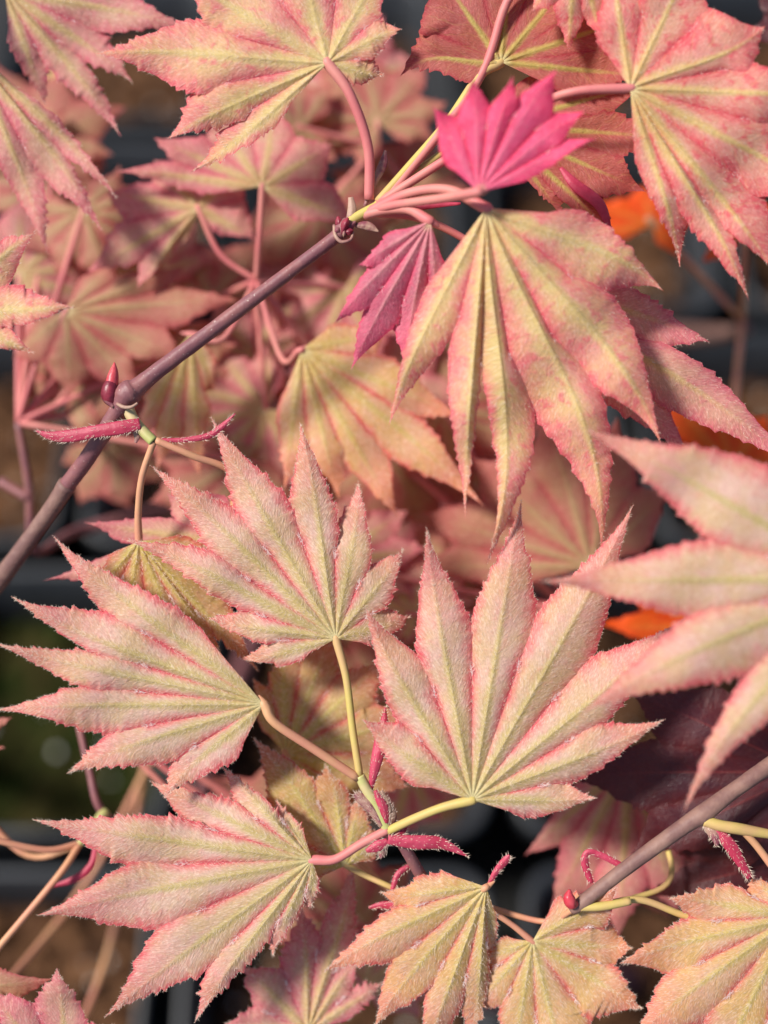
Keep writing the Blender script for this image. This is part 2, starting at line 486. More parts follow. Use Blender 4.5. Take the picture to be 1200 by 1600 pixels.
    if label:
        o['label'] = label
    if pet:
        p1 = np.array(pet[0][:2], float); dd = c0 - p1; dd /= np.linalg.norm(dd) + 1e-9
        pts = [(c0[0] + dd[0] * 16, c0[1] + dd[1] * 16, cz + pr * 0.9, pr * 0.25), (c0[0] + dd[0] * 4, c0[1] + dd[1] * 4, cz + pr * 0.75, pr * 0.95), (c0[0] - dd[0] * 6, c0[1] - dd[1] * 6, cz + pr * 0.6, pr * 1.15)] + [tuple(p) if len(p) == 4 else (*p, pr) for p in pet]
        q = np.array(pts, float)
        if len(q) > 2:
            pass
        tube_px('petiole', q, M[pmat], o, n=8, ns=10)
    if fuzz:
        make_fuzz(o, grids, sin_pts, c0, cz, fuzz, hair, org)
    return o

def make_fuzz(o, grids, sin_pts, c0, cz, count, hair, org):
    B, T = [], []
    tot = sum(g[3]['ln'] for g in grids)
    for G, cv, sides, l in grids:
        m = int(0.42 * count * l['ln'] / tot)
        nu, nc, _ = G.shape
        # over the surface
        iu = (rng.uniform(0.05, 0.99, m) ** 0.75 * (nu - 2)).astype(int); kv = rng.integers(0, nc - 1, m)
        fu = rng.uniform(0, 1, m)[:, None]; fv = rng.uniform(0, 1, m)[:, None]
        P = (G[iu, kv] * (1 - fu) + G[iu + 1, kv] * fu) * (1 - fv) + (G[iu, kv + 1] * (1 - fu) + G[iu + 1, kv + 1] * fu) * fv
        along = np.array([*l['d'], 0]); nn = np.array([*l['n'], 0])
        side = np.sign(cv[kv])[:, None]
        dr = along * rng.normal(0.85, 0.35, (m, 1)) + nn * side * rng.normal(0.45, 0.45, (m, 1))
        dr /= np.linalg.norm(dr, axis=1)[:, None]
        ln = rng.uniform(2.5, 6.5, (m, 1))
        tip = P + dr * ln
        tip[:, 2] = P[:, 2] - rng.uniform(0.4, 2.4, m)
        B.append(P); T.append(tip)
        # along the margin
        me = int(m * 0.12)
        for sgn, kk in ((-1, 0), (1, nc - 1)):
            E, ZE, wid, free = sides[sgn]
            ok = np.where(free > 0.5)[0]
            if len(ok) < 3: continue
            iu = ok[rng.integers(0, len(ok) - 1, me)]
            fu = rng.uniform(0, 1, me)[:, None]
            P = G[iu, kk] * (1 - fu) + G[np.minimum(iu + 1, nu - 1), kk] * fu
            dr = along * rng.normal(0.7, 0.3, (me, 1)) + nn * sgn * rng.normal(0.7, 0.3, (me, 1))
            dr /= np.linalg.norm(dr, axis=1)[:, None]
            tip = P + dr * rng.uniform(1.5, 3.8, (me, 1))
            tip[:, 2] = P[:, 2] - rng.uniform(-2, 2, me)
            B.append(P); T.append(tip)
    nf = sum(len(x) for x in B)
    for S in sin_pts:                              # white tufts where two lobes part
        m = 24 if count > 2400 else 5
        # depth near the sinus from the nearest grid point
        q = c0 + S
        best = min((np.min((G[:, (0, -1), 0] - q[0]) ** 2 + (G[:, (0, -1), 1] - q[1]) ** 2), gi) for gi, (G, *_r) in enumerate(grids))
        G = grids[best[1]][0]
        dd = ((G[..., 0] - q[0]) ** 2 + (G[..., 1] - q[1]) ** 2)
        z = G[np.unravel_index(np.argmin(dd), dd.shape)][2]
        dr0 = S / np.linalg.norm(S)
        P = np.zeros((m, 3)); P[:, :2] = q - np.outer(rng.uniform(-6, 12, m), dr0) + rng.normal(0, 1.2, (m, 2)); P[:, 2] = z - 5
        a = rng.normal(0, 0.55, m)
        d2 = np.stack([dr0[0] * np.cos(a) - dr0[1] * np.sin(a), dr0[0] * np.sin(a) + dr0[1] * np.cos(a)], 1)
        tip = P.copy(); tip[:, :2] += d2 * rng.uniform(4, 9, (m, 1)); tip[:, 2] -= rng.uniform(0.5, 3, m)
        B.append(P); T.append(tip)
    B = np.vstack(B); T = np.vstack(T)
    dr = (T - B)[:, :2]; dr /= np.linalg.norm(dr, axis=1)[:, None] + 1e-9
    pp = np.stack([-dr[:, 1], dr[:, 0]], 1) * 0.30
    pp[nf:] *= 1.1
    B1 = B.copy(); B2 = B.copy()
    B1[:, :2] += pp; B2[:, :2] -= pp
    B1[:, 2] -= 0.3; B2[:, 2] -= 0.3
    m = len(B)
    Vp = np.stack([B1, B2, T], 1).reshape(-1, 3)
    Wv = unproject(Vp[:, 0], Vp[:, 1], Vp[:, 2])
    fz = mesh_obj('fuzz', Wv, np.arange(3 * m).reshape(m, 3), M[hair], o, origin=org, smooth=False)
    fz['kind'] = 'stuff'
    fz.data.materials.append(M['tuft'])
    mi = np.zeros(m, np.int32); mi[nf:] = 1
    fz.data.polygons.foreach_set('material_index', mi)

def fan(c, Rl, a0, a1, n, sq=1.0, rot=0.0, droop=0.0, jit=0.06, mid=0.35):
    """tips for a leaf seen less clearly: n lobes between two directions (degrees, 0 = right, 90 = up)"""
    out = []
    for i in range(n):
        f = i / (n - 1)
        a = R(a0 + (a1 - a0) * f + rng.normal() * 2.5)
        r = Rl * (1 - mid * abs(2 * f - 1) ** 1.6) * (1 + rng.normal() * jit)
        x, y = math.cos(a) * r, -math.sin(a) * r * sq
        cr, sr = math.cos(R(rot)), math.sin(R(rot))
        out.append((c[0] + x * cr - y * sr, c[1] + x * sr + y * cr, droop * r / 100.0 + rng.normal() * 8, rng.normal() * 8))
    return out

def strip(name, pts, mat, parent, fold=0.5, n=10, twist=0.0, fuzzn=0):
    """narrow curled bract; pts rows: px, py, z, halfwidth"""
    P = smooth_path(pts, n)
    T = np.gradient(P[:, :2], axis=0); T /= np.linalg.norm(T, axis=1)[:, None] + 1e-9
    N = np.stack([-T[:, 1], T[:, 0]], 1)
    rows = []
    cs = np.linspace(-1, 1, 7)
    for i in range(len(P)):
        tw = twist * i / len(P)
        for c_ in cs:
            w_ = P[i, 3] * c_
            rows.append((P[i, 0] + N[i, 0] * w_ * math.cos(tw), P[i, 1] + N[i, 1] * w_ * math.cos(tw),
                         P[i, 2] + fold * abs(w_) + w_ * math.sin(tw)))
    rows = np.array(rows)
    back = rows.copy(); back[:, 2] += 2.2
    k = len(cs); m = len(P)
    idx = np.arange(m * k).reshape(m, k)
    F1 = np.stack([idx[:-1, :-1], idx[:-1, 1:], idx[1:, 1:], idx[1:, :-1]], -1).reshape(-1, 4)
    F2 = F1[:, ::-1] + m * k
    ring = list(idx[:, 0]) + list(idx[-1, 1:]) + list(idx[::-1, -1][1:]) + list(idx[0, ::-1][1:-1])
    F3 = np.array([(ring[a], ring[(a + 1) % len(ring)], ring[(a + 1) % len(ring)] + m * k, ring[a] + m * k) for a in range(len(ring))])
    VV = np.vstack([rows, back])
    W = unproject(VV[:, 0], VV[:, 1], VV[:, 2])
    o = mesh_obj(name, W, np.vstack([F1, F2, F3]), mat, parent, origin=W[k // 2])
    if fuzzn:
        i = rng.integers(0, m, fuzzn); c_ = rng.uniform(-1, 1, fuzzn)
        ed = rng.uniform(size=fuzzn) < 0.4
        c_[ed] = np.sign(c_[ed])
        B = np.stack([P[i, 0] + N[i, 0] * P[i, 3] * c_, P[i, 1] + N[i, 1] * P[i, 3] * c_, P[i, 2] + fold * np.abs(P[i, 3] * c_) - 0.5], 1)
        dr = T[i] * rng.normal(0.7, 0.3, (fuzzn, 1)) + N[i] * c_[:, None] * rng.uniform(0.2, 1, (fuzzn, 1))
        Tt = B.copy(); Tt[:, :2] += dr * rng.uniform(3, 7, (fuzzn, 1)); Tt[:, 2] -= rng.uniform(0, 3, fuzzn)
        pp = np.stack([-dr[:, 1], dr[:, 0]], 1) * 0.4
        B1 = B.copy(); B1[:, :2] += pp; B2 = B.copy(); B2[:, :2] -= pp
        VV = np.stack([B1, B2, Tt], 1).reshape(-1, 3)
        W = unproject(VV[:, 0], VV[:, 1], VV[:, 2])
        f = mesh_obj('fuzz', W, np.arange(3 * fuzzn).reshape(-1, 3), M['fuzz'], o, origin=WORLD0[o.name], smooth=False)
        f['kind'] = 'stuff'
    return o

# ------------------------------------------------------------------ the setting: bench fabric and pots
gm = 2.0
g = mesh_obj('ground', [(-gm, -gm, 0), (gm, -gm, 0), (gm, gm + 0.5, 0), (-gm, gm + 0.5, 0)], [(0, 1, 2, 3)], M['ground'], smooth=False)
g['kind'] = 'structure'

POT_H, PITCHP = 0.14, 0.154
cy0 = CAM[1]
def ring_pts(half, rad, z, seg=6):
    pts = []
    for qx, qy, a0 in ((1, 1, 0), (-1, 1, 90), (-1, -1, 180), (1, -1, 270)):
        for k in range(seg + 1):
            a = R(a0 + 90 * k / seg)
            pts.append((qx * (half - rad) + rad * math.cos(a), qy * (half - rad) + rad * math.sin(a), z))
    return pts

def pot_mesh():
    hw = 0.070
    prof = [(0.050, 0.0), (0.052, 0.001), (hw - 0.0052, POT_H - 0.0165), (hw - 0.0015, POT_H - 0.016), (hw, POT_H - 0.0145), (hw, POT_H - 0.001),
            (hw - 0.001, POT_H), (hw - 0.003, POT_H), (hw - 0.0042, POT_H - 0.001), (hw - 0.0105, POT_H - 0.055), (0.05, 0.004)]
    V, F = [], []
    for hf, z in prof:
        V += ring_pts(hf, 0.017, z)
    k = 28
    for i in range(len(prof) - 1):
        for j in range(k):
            F.append((i * k + j, i * k + (j + 1) % k, (i + 1) * k + (j + 1) % k, (i + 1) * k + j))
    F.append(tuple(range(k))[::-1])
    F.append(tuple(range((len(prof) - 1) * k, len(prof) * k)))
    me = bpy.data.meshes.new('nursery_pot')
    me.from_pydata(V, [], F)
    for p in me.polygons: p.use_smooth = len(p.vertices) == 4
    me.materials.append(M['pot'])
    me.validate()
    return me
POT = pot_mesh()

def soil_mesh(mat, seed):
    r = np.random.default_rng(seed)
    n = 46; hw = 0.0605
    xs = np.linspace(-hw, hw, n)
    X, Y = np.meshgrid(xs, xs)
    Z = np.zeros_like(X)
    for k in range(60):
        fx, fy = r.normal(0, 260, 2); Z += np.sin(X * fx + Y * fy + r.uniform(0, 6)) * 0.00045
    for k in range(80):
        px, py = r.uniform(-hw, hw, 2); rr = r.uniform(0.003, 0.008)
        Z += np.clip(1 - ((X - px) ** 2 + (Y - py) ** 2) / rr ** 2, 0, 1) ** 0.5 * r.uniform(0.002, 0.005)
    Z += POT_H - 0.047
    ed = np.maximum(abs(X), abs(Y)) > hw * 0.985
    Z[ed] -= 0.006
    idx = np.arange(n * n).reshape(n, n)
    F = np.stack([idx[:-1, :-1], idx[:-1, 1:], idx[1:, 1:], idx[1:, :-1]], -1).reshape(-1, 4)
    me = bpy.data.meshes.new('soil')
    me.from_pydata([tuple(v) for v in np.stack([X, Y, Z], -1).reshape(-1, 3)], [], [tuple(f) for f in F])
    for p in me.polygons: p.use_smooth = True
    me.materials.append(mat)
    return me
SOILS = [soil_mesh(M['soil'], 1), soil_mesh(M['soil'], 2), soil_mesh(M['moss'], 3)]

def chips_mesh(mat, seed, count, s0, s1, flat):
    r = np.random.default_rng(seed)
    V, F = [], []
    for k in range(count):
        c = np.array([*r.uniform(-0.055, 0.055, 2), POT_H - 0.042 + r.uniform(0, 0.003)])
        q = r.normal(size=(3, 3)); q, _ = np.linalg.qr(q)
        s = r.uniform(s0, s1) * np.array([1, r.uniform(0.5, 0.9), flat])
        b = len(V)
        base = np.array([(1, 0, 0), (-1, 0, 0), (0, 1, 0), (0, -1, 0), (0, 0, 1), (0, 0, -1)]) * r.uniform(0.7, 1.2, (6, 3))
        if flat < 0.5:
            a = r.uniform(0, 6.28); q = np.array([[math.cos(a), -math.sin(a), 0.15], [math.sin(a), math.cos(a), 0.1], [0, 0.1, 1]])
        V += [tuple(c + q @ (p * s)) for p in base]
        for x in (0, 1):
            for y in (2, 3):
                for z in (4, 5):
                    F.append((b + x, b + y, b + z))
    me = bpy.data.meshes.new('chips')
    me.from_pydata(V, [], F)
    me.materials.append(mat)
    return me
CHIPS = chips_mesh(M['chip'], 5, 170, 0.004, 0.010, 0.3)
PERL = chips_mesh(M['perlite'], 6, 12, 0.0018, 0.0036, 0.8)

def pot(x, y, soil, label, group, rz):
    o = bpy.data.objects.new('nursery_pot', POT)
    o.location = (x, y, 0); o.rotation_euler = (0, 0, rz)
    link(o); WORLD0[o.name] = np.array([x, y, 0.0])
    o['label'] = label; o['category'] = 'pot'
    if group: o['group'] = group
    s = bpy.data.objects.new('soil', SOILS[soil]); link(s, o)
    if soil != 2:
        c = bpy.data.objects.new('bark_chips', CHIPS); link(c, o); c['kind'] = 'stuff'; c.rotation_euler = (0, 0, random.choice((0, 1, 2, 3)) * math.pi / 2)
    p = bpy.data.objects.new('perlite', PERL); link(p, o); p['kind'] = 'stuff'; p.rotation_euler = (0, 0, random.choice((0, 1, 2, 3)) * math.pi / 2)
    return o

HOLD = {(-2, 1): 'the sapling with the purple twig', (1, 0): 'the sapling of sharp pale tan leaves', (2, 1): 'the sapling with the brown branch',
        (-1, 2): 'the dim salmon-leaved sapling', (-2, 3): 'the sapling of drooping dusty pink leaves', (2, 0): 'the burgundy maple', (1, 3): 'the orange-leaved seedling'}
ROWS = [0.035, 0.189, 0.343, 0.4975, 0.652]          # y from the camera foot
SHIFT = [-0.021, -0.021, 0.062, -0.021, -0.038]
for ri, ry in enumerate(ROWS):
    for ci in range(-2, 3):
        x = ci * PITCHP + SHIFT[ri]
        y = cy0 + ry
        moss = (ri == 1 and ci == -1)
        hold = HOLD.get((ci, ri))
        cor = [px_of((x + a * 0.07, y + b2 * 0.07, POT_H))[:2] for a in (-1, 0, 1) for b2 in (-1, 0, 1)]
        seen = any(-20 < q[0] < 1220 and -20 < q[1] < 1620 for q in cor)
        if not seen and not hold:
            continue
        if hold:
            pot(x, y, (ri + ci) % 2, 'square black plastic nursery pot holding ' + hold, None, random.gauss(0, 0.012))
        elif moss:
            pot(x, y, 2, 'square black plastic pot whose soil is green with moss', None, random.gauss(0, 0.01))
        else:
            pot(x, y, (ri + ci) % 2, 'square black plastic nursery pot of brown bark soil', 'black pots set out in rows', random.gauss(0, 0.012))

SOIL_Z = POT_H - 0.043
def soil_at(ci, ri, dx=0.0, dy=0.0):
    return np.array([ci * PITCHP + SHIFT[ri] + dx, cy0 + ROWS[ri] + dy, SOIL_Z])
# ------------------------------------------------------------------ maple A: the twig across the upper left
bA = soil_at(-2, 1, 0.02, 0.02)
A = thing('maple_sapling', bA, 'maple sapling with the purple twig, pale pink leaves and one hot pink new leaf', 'maple')
tube_px('stem', [(*px_of(bA - np.array([0, 0, 0.01])), 34), (-190, 1230, 520, 26), (-90, 1010, 260, 20), (0, 905, 140, 15), (75, 803, 90, 13.5), (106, 756, 66, 15)], M['bark'], A, n=7, ns=14, wob=0.03)
tube_px('twig', [(104, 759, 67, 13), (128, 728, 50, 13), (160, 680, 22, 13),
                 (182, 645, 10, 14), (190, 632, 5, 16), (197, 619, 2, 20), (206, 611, 0, 20), (216, 604, 0, 15), (250, 577, 0, 12.5), (370, 487, 2, 11.5), (470, 412, 0, 10.5), (520, 374, 0, 10.5),
                 (532, 363, 0, 13), (540, 354, 0, 13), (546, 346, 0, 10)], M['twig'], A, n=7, ns=14, wob=0.045)
tube_px('shoot', [(540, 352, 0, 8), (560, 338, 0, 8), (590, 322, 0, 8), (600, 312, 4, 6)], M['petiole_yellow'], A)
NT = (575, 331, 0)

leaf(A, 'mottled', (760, 325, -110), [(607, 668, 60, 14, 0.8), (727, 812, 40, 6), (757, 888, 70, -48, 1.2), (938, 862, 80, -55, 1.2), (1033, 695, 50, -32, 1.2), (1037, 455, 45, -22, 1.1)],
     fs=0.44, fat=1.35, fold=0.34, tooth=4, pet=[(700, 297, -75), (640, 302, -40), (575, 332, 0)], pr=8, pmat='petiole_pink', fuzz=1500, vs=1.5, wave=8)
leaf(A, 'hot', (748, 300, -150), [(676, 166, -10, 0, 1.2), (738, 120, -30, 4, 1.2), (802, 118, -35, 0), (870, 108, -30, -6, 1.2), (916, 172, -15, -6), (936, 216, 0, -8)], fs=0.6, fat=1.3, fold=0.23, tooth=1.5, nu=48,
     pet=[(690, 310, -100), (620, 320, -40), (580, 330, 0)], pr=7, pmat='petiole_pink', fuzz=500, hair='fuzz_red', label='small hot pink new leaf still cupped upright', vs=0.6)
leaf(A, 'magenta', (672, 346, -70), [(560, 415, 0, 0, 1.3), (522, 507, 10, 6, 1.2), (548, 578, 20, 4, 1.2), (632, 575, 30, 4, 1.2), (690, 540, 40, 0, 1.2)], fs=0.57, fat=1.19, fold=0.27, tooth=3, nu=56,
     pet=[(640, 328, -50), (605, 328, -20), (570, 336, 0)], pr=7.5, pmat='petiole_pink', fuzz=600, hair='fuzz_red', label='magenta half-unfolded leaf hanging beside the largest leaf')
leaf(A, 'mottled', (512, 98, -50), [(600, 116, 25, 8), (628, 45, 10, -6), (600, -60, 0), (450, -140, 0), (285, -35, 0), (148, 84, 0, 10), (262, 217, 20, 6), (296, 270, 40, -10)],
     fs=0.5, fat=1.81, fold=0.2, tooth=6, pet=[(548, 150, -42), (575, 230, -20), (577, 312, 0)], pr=8, pmat='petiole_pink', fuzz=2200, vs=1.2)
leaf(A, 'coral', (985, 138, -90), [(955, -60, 30), (1080, -60, 10), (1196, 40, 0, 18, 1.2), (1300, 150), (1295, 300), (1215, 430, 20, -8), (1170, 470, 25, -14), (1062, 418, 45, -10)],
     fs=0.58, fat=1.42, fold=0.19, tooth=5, pet=[(900, 143, -80), (840, 165, -55), (720, 235, -30), (590, 318, 0)], pr=7, pmat='petiole_pink', fuzz=1500, vs=1.6, wave=9)
leaf(A, 'wine', (783, 97, -10), [(625, 120, 10, 30, 0.7), (680, -50), (800, -110), (930, -80), (1010, 20), (1020, 120)], fs=0.62, fat=1.34, fold=-0.2, tooth=5,
     pet=[(748, 120, -5), (700, 190, 0), (640, 260, 0), (590, 316, 0)], pr=7, pmat='petiole_yellow', vs=2.0, label='wine red leaf showing its underside')
leaf(A, 'wine', (775, 195, 15), [(900, 90), (1010, 130), (1050, 215), (1010, 300), (958, 374, 10, -8), (880, 340, 10)], fs=0.62, fat=1.19, fold=-0.2, tooth=5,
     pet=[(720, 220, 15), (650, 270, 8), (588, 320, 0)], pr=6, pmat='petiole_yellow', vs=2.0)
leaf(A, 'coral', (900, -90, -60), [(830, 20), (888, 82, 10), (940, 60, 10), (1000, -10)], fs=0.6, fat=1.19, fold=0.23, tooth=4, nu=48,
     pet=[(800, -10, -30), (745, 130, -5), (600, 316, 0)], pr=7, pmat='petiole_pink')
leaf(A, 'rosy', (800, 430, 30), [(920, 400, 10), (1110, 535, 10, -8), (1255, 745, -20, -24, 1.1), (1075, 720, 10, -14), (960, 740, 20)], fs=0.54, fat=1.34, fold=0.16, tooth=6,
     pet=[(720, 370, 20), (650, 340, 10), (580, 333, 0)], pr=6, pmat='petiole_pink', fuzz=800)
# its lower node: the hanging olive leaf, a bud, magenta bracts
leaf(A, 'olive', (217, 846, 40), [(150, 925, 10), (195, 985, 20), (275, 985, 20), (345, 1020, 20), (405, 1050, 25), (370, 900, 40)], fs=0.62, fat=1.19, fold=0.31, tooth=6,
     pet=[(216, 800, 30), (222, 745, 12), (240, 690, 0)], pr=5.5, fuzz=2600)
leaf(A, 'rosy', (355, 850, 90), [(280, 960, 20), (150, 925, 20), (65, 908, 10), (130, 816, 10), (260, 770, 20), (450, 790, 30)], fs=0.44, fat=1.34, fold=0.23, tooth=4, nu=56,
     pet=[(365, 745, 40), (300, 712, 10), (243, 688, 0)], pr=5.5)
tube_px('shoot', [(196, 630, 6, 10), (208, 655, 4, 9), (225, 675, 2, 8.5), (240, 690, 0, 8.5)], M['green'], A)
bud = tube_px('bud', [(176, 622, 0, 6), (174, 606, -2, 10), (176, 592, -3, 9.5), (178, 579, -3, 6.5), (179, 566, -3, 0.8)], M['bud'], A)
tube_px('bud_scale', [(180, 632, 3, 8), (172, 620, -1, 13), (172, 608, -3, 13), (175, 597, -5, 9), (178, 589, -8, 2)], M['bud_dark'], bud)
tube_px('bud_scale', [(178, 636, -6, 3), (166, 624, -6, 4.5), (163, 612, -5, 3.5), (166, 602, -4, 1)], M['bract_dry'], bud)
tube_px('scale_ring', [(183, 630, -10, 3), (193, 636, -15, 3), (205, 636, -17, 2.6), (215, 630, -15, 2)], M['bract_dry'], A)
strip('bract', [(219, 662, -8, 9), (190, 668, -12, 11), (150, 674, -10, 10), (110, 681, -6, 10), (80, 681, -4, 7), (56, 673, -2, 1)], M['bract'], A, fold=0.23, fuzzn=220)
strip('bract', [(248, 688, 2, 3), (290, 687, 0, 4), (325, 681, 0, 5), (345, 668, 0, 5), (368, 646, 2, 1)], M['bract'], A, fold=0.47, fuzzn=110)
strip('bract', [(208, 668, 2, 4), (214, 680, 0, 5), (212, 692, 2, 2)], M['bract_dry'], A, fold=0.39)
strip('bract', [(545, 352, -4, 6), (550, 328, -6, 7), (548, 308, -4, 4)], M['bract_dry'], A, fold=0.47)
strip('bract', [(570, 322, 0, 3), (585, 285, -2, 5), (598, 258, -2, 7), (602, 235, 0, 2)], M['bract_dry'], A, fold=0.55)
strip('bract', [(555, 352, -4, 3), (575, 353, -6, 7), (592, 362, -4, 1)], M['bract_dry'], A, fold=0.47)
strip('bract', [(600, 335, 0, 3), (660, 322, -4, 6), (720, 318, -6, 2)], M['bract'], A, fold=0.47)
strip('bract', [(876, 262, 0, 3), (900, 290, -6, 9), (938, 322, -6, 9), (957, 378, 0, 1)], M['bract'], A, fold=0.31)
for q, (dx, dy, zz) in enumerate(((-10, -16, -8), (2, 12, -14), (14, 6, -12), (-14, 2, -13), (6, -14, -16), (18, -8, -8))):
    strip('bud_scale', [(534, 366, zz + 4, 3), (536 + dx * 0.6, 358 + dy * 0.6, zz - 3, 6.5), (538 + dx, 354 + dy, zz, 1.5)], M['bract_dry' if q % 2 else 'bud_dark'], A, fold=0.7, n=5)
tube_px('scale_ring', [(522, 352, -2, 2.5), (524, 368, -12, 3), (534, 378, -14, 3), (548, 374, -12, 2.5), (552, 362, -4, 2)], M['bract_dry'], A)

# ------------------------------------------------------------------ maple B: the sharp cluster in the middle
bB = soil_at(1, 0, -0.01, 0.03)
B_ = thing('maple_sapling', bB, 'maple sapling with a fan of sharp pale tan leaves round a magenta bract cluster', 'maple')
tube_px('stem', [(*px_of(bB - np.array([0, 0, 0.01])), 26), (760, 1560, 900, 20), (730, 1490, 420, 14), (692, 1425, 120, 10.5), (660, 1372, 45, 9.5), (628, 1318, 12, 9), (607, 1296, 4, 9.5)], M['twig'], B_, n=8)
tube_px('shoot', [(605, 1296, 2, 8), (590, 1262, 0, 8.5), (572, 1232, 0, 8.5), (562, 1212, 0, 8)], M['green'], B_)
leaf(B_, 'pale', (525, 998, 0), [(376, 1030, 30, -8), (325, 966, 10, -6), (192, 842, 0, 12), (235, 727, 0, 6), (329, 650, 0, -4), (468, 658, 10, 6), (560, 752, 45, 8), (630, 857, 45, 6), (642, 962, 55, 6)],
     fs=0.47, fat=1.65, fold=0.23, tooth=5, nu=96, nv=9, pet=[(541, 1060, 0), (551, 1140, 0), (562, 1212, 0)], pr=6, pmat='petiole_yellow', fuzz=6500)
leaf(B_, 'pale', (412, 1100, -30), [(82, 836, 0, -14), (16, 931, 0, -14), (-14, 1003, 0, -8), (-12, 1110, 0, 6), (103, 1209, 10, 10), (256, 1248, 20, 10)],
     fs=0.48, fat=1.65, fold=0.22, tooth=5, nu=96, nv=9, pet=[(430, 1130, -28), (490, 1170, -15), (560, 1216, 0)], pr=7, fuzz=6500)
leaf(B_, 'pale', (488, 1344, 0), [(432, 1250, 50), (345, 1195, 45), (233, 1220, 40), (50, 1280, 0, -4), (58, 1430, -5, 4), (163, 1590, 0, 6), (304, 1598, 5, 8), (425, 1495, 15, 4), (486, 1420, 20)],
     fs=0.48, fat=1.65, fold=0.22, tooth=6, nu=96, nv=9, pet=[(525, 1342, 0), (565, 1318, 0), (607, 1296, 0)], pr=7, pmat='petiole_pink', fuzz=6500)
leaf(B_, 'pale', (738, 1250, -40), [(566, 1123, 0, -8), (570, 947, 0, -10), (666, 822, 0, -6), (815, 780, 10), (990, 787, 5, 8), (1072, 964, 0, 6), (1040, 1123, 0, 8), (933, 1247, 5, 4)],
     fs=0.45, fat=1.65, fold=0.36, tooth=4, nu=96, nv=9, pet=[(690, 1262, -30), (645, 1280, -16), (607, 1298, 0)], pr=7, pmat='petiole_yellow', fuzz=7500)
leaf(B_, 'olive', (541, 1352, 65), [(425, 1345, 20), (394, 1152, 0, 8), (508, 1192, 0, 8), (562, 1245, 10), (600, 1300, 15)], fs=0.52, fat=1.65, fold=0.23, tooth=5,
     pet=[(575, 1370, 62), (625, 1392, 60), (690, 1418, 105)], pr=4.5, pmat='petiole_yellow', fuzz=3200)
leaf(B_, 'olive', (447, 1178, 115), [(395, 1060), (440, 990), (520, 985), (600, 1030), (650, 1120), (640, 1230), (560, 1290)], fs=0.58, fat=1.5, fold=0.25, tooth=5,
     pet=[(520, 1300, 130), (620, 1400, 150), (705, 1450, 210)], pr=5, fuzz=2200)
leaf(B_, 'gold', (760, 1386, 10), [(592, 1393, 15, -10), (505, 1519, 10, 10), (583, 1608, 20, 10), (655, 1670, 30), (735, 1640, 40, -6), (772, 1500, 60)], fs=0.52, fat=1.57, fold=0.27, tooth=5, nu=90,
     pet=[(740, 1400, 60), (710, 1440, 120)], pr=5, fuzz=5200)
leaf(B_, 'rosy', (482, 1612, 110), [(350, 1600), (378, 1510, 0, 4), (470, 1418, 0, 5), (553, 1345, 10, 10), (562, 1488, 10), (600, 1535, 20)], fs=0.52, fat=1.57, fold=0.23, tooth=6,
     pet=[(560, 1660, 200), (680, 1600, 500), (745, 1540, 700)], pr=5, fuzz=2600, vs=1.5)
for spec in (
    ('bract', [(579, 1232, -2, 4), (588, 1190, -6, 9), (598, 1150, -4, 11), (602, 1105, 0, 1)], 'bract', 0.5, 160),
    ('bract', [(598, 1290, -6, 5), (580, 1262, -10, 9), (562, 1246, -8, 8), (554, 1240, -6, 3)], 'bract_dry', 0.6, 120),
    ('bract', [(604, 1286, -8, 4), (598, 1262, -12, 9), (586, 1235, -10, 3)], 'bract', 0.6, 90),
    ('bract', [(606, 1288, -6, 4), (604, 1262, -8, 8), (596, 1235, -6, 2)], 'bract_dry', 0.6, 80),
    ('bract', [(608, 1292, -4, 4), (612, 1275, -4, 8), (606, 1250, -2, 2)], 'bract_dry', 0.7, 60),
    ('bract', [(606, 1312, -10, 7), (650, 1316, -14, 11), (690, 1318, -10, 9), (731, 1338, -4, 1)], 'bract', 0.35, 140),
    ('bract', [(606, 1314, -8, 5), (590, 1322, -10, 9), (572, 1330, -6, 3)], 'bract', 0.4, 80),
    ('bract', [(612, 1308, -2, 4), (625, 1300, -4, 8), (636, 1288, 0, 2)], 'bract', 0.5, 60),
    ('bract', [(603, 1315, -4, 3), (598, 1332, -4, 6), (594, 1341, -2, 2)], 'bract_dry', 0.6, 30),
    ('bract', [(640, 1352, 40, 4), (622, 1366, 36, 5), (614, 1388, 34, 4), (612, 1400, 36, 2)], 'bract', 0.5, 60),
    ('bract', [(576, 1418, 50, 2), (600, 1414, 44, 6), (635, 1416, 44, 6), (655, 1405, 50, 2)], 'bract', 0.4, 80),
    ('bract', [(762, 1386, 14, 3), (775, 1362, 10, 5), (790, 1344, 6, 6), (796, 1336, 6, 2)], 'bract', 0.5, 60)):
    strip(spec[0], spec[1], M[spec[2]], B_, fold=spec[3], fuzzn=spec[4])

# ------------------------------------------------------------------ maple C: the branch at the lower right
bC = soil_at(2, 1, -0.03, -0.02)
C_ = thing('maple_sapling', bC, 'maple sapling on a brown branch with golden leaves and one blurred overhanging pink leaf', 'maple')
tube_px('stem', [(*px_of(bC - np.array([0, 0, 0.01])), 30), (1500, 1150, 700, 22), (1420, 1090, 200, 16), (1300, 1130, 60, 14), (1200, 1198, 20, 13), (1140, 1240, 10, 12.5), (1098, 1272, 4, 15), (1070, 1290, 4, 13), (980, 1355, 4, 11.5), (910, 1410, 6, 10.5), (893, 1424, 10, 6)], M['bark'], C_, n=7, wob=0.02)
leaf(C_, 'gold', (832, 1471, 40), [(752, 1500, 20), (738, 1578, 15), (800, 1670, 10), (885, 1680, 0), (1004, 1577, 0), (989, 1482, 0), (964, 1386, -45, 6)], fs=0.58, fat=1.5, fold=0.23, tooth=5, nu=84,
     pet=[(800, 1445, 40), (768, 1424, 38), (745, 1412, 60), (850, 1440, 60), (898, 1420, 10)], pr=4.5, fuzz=4500)
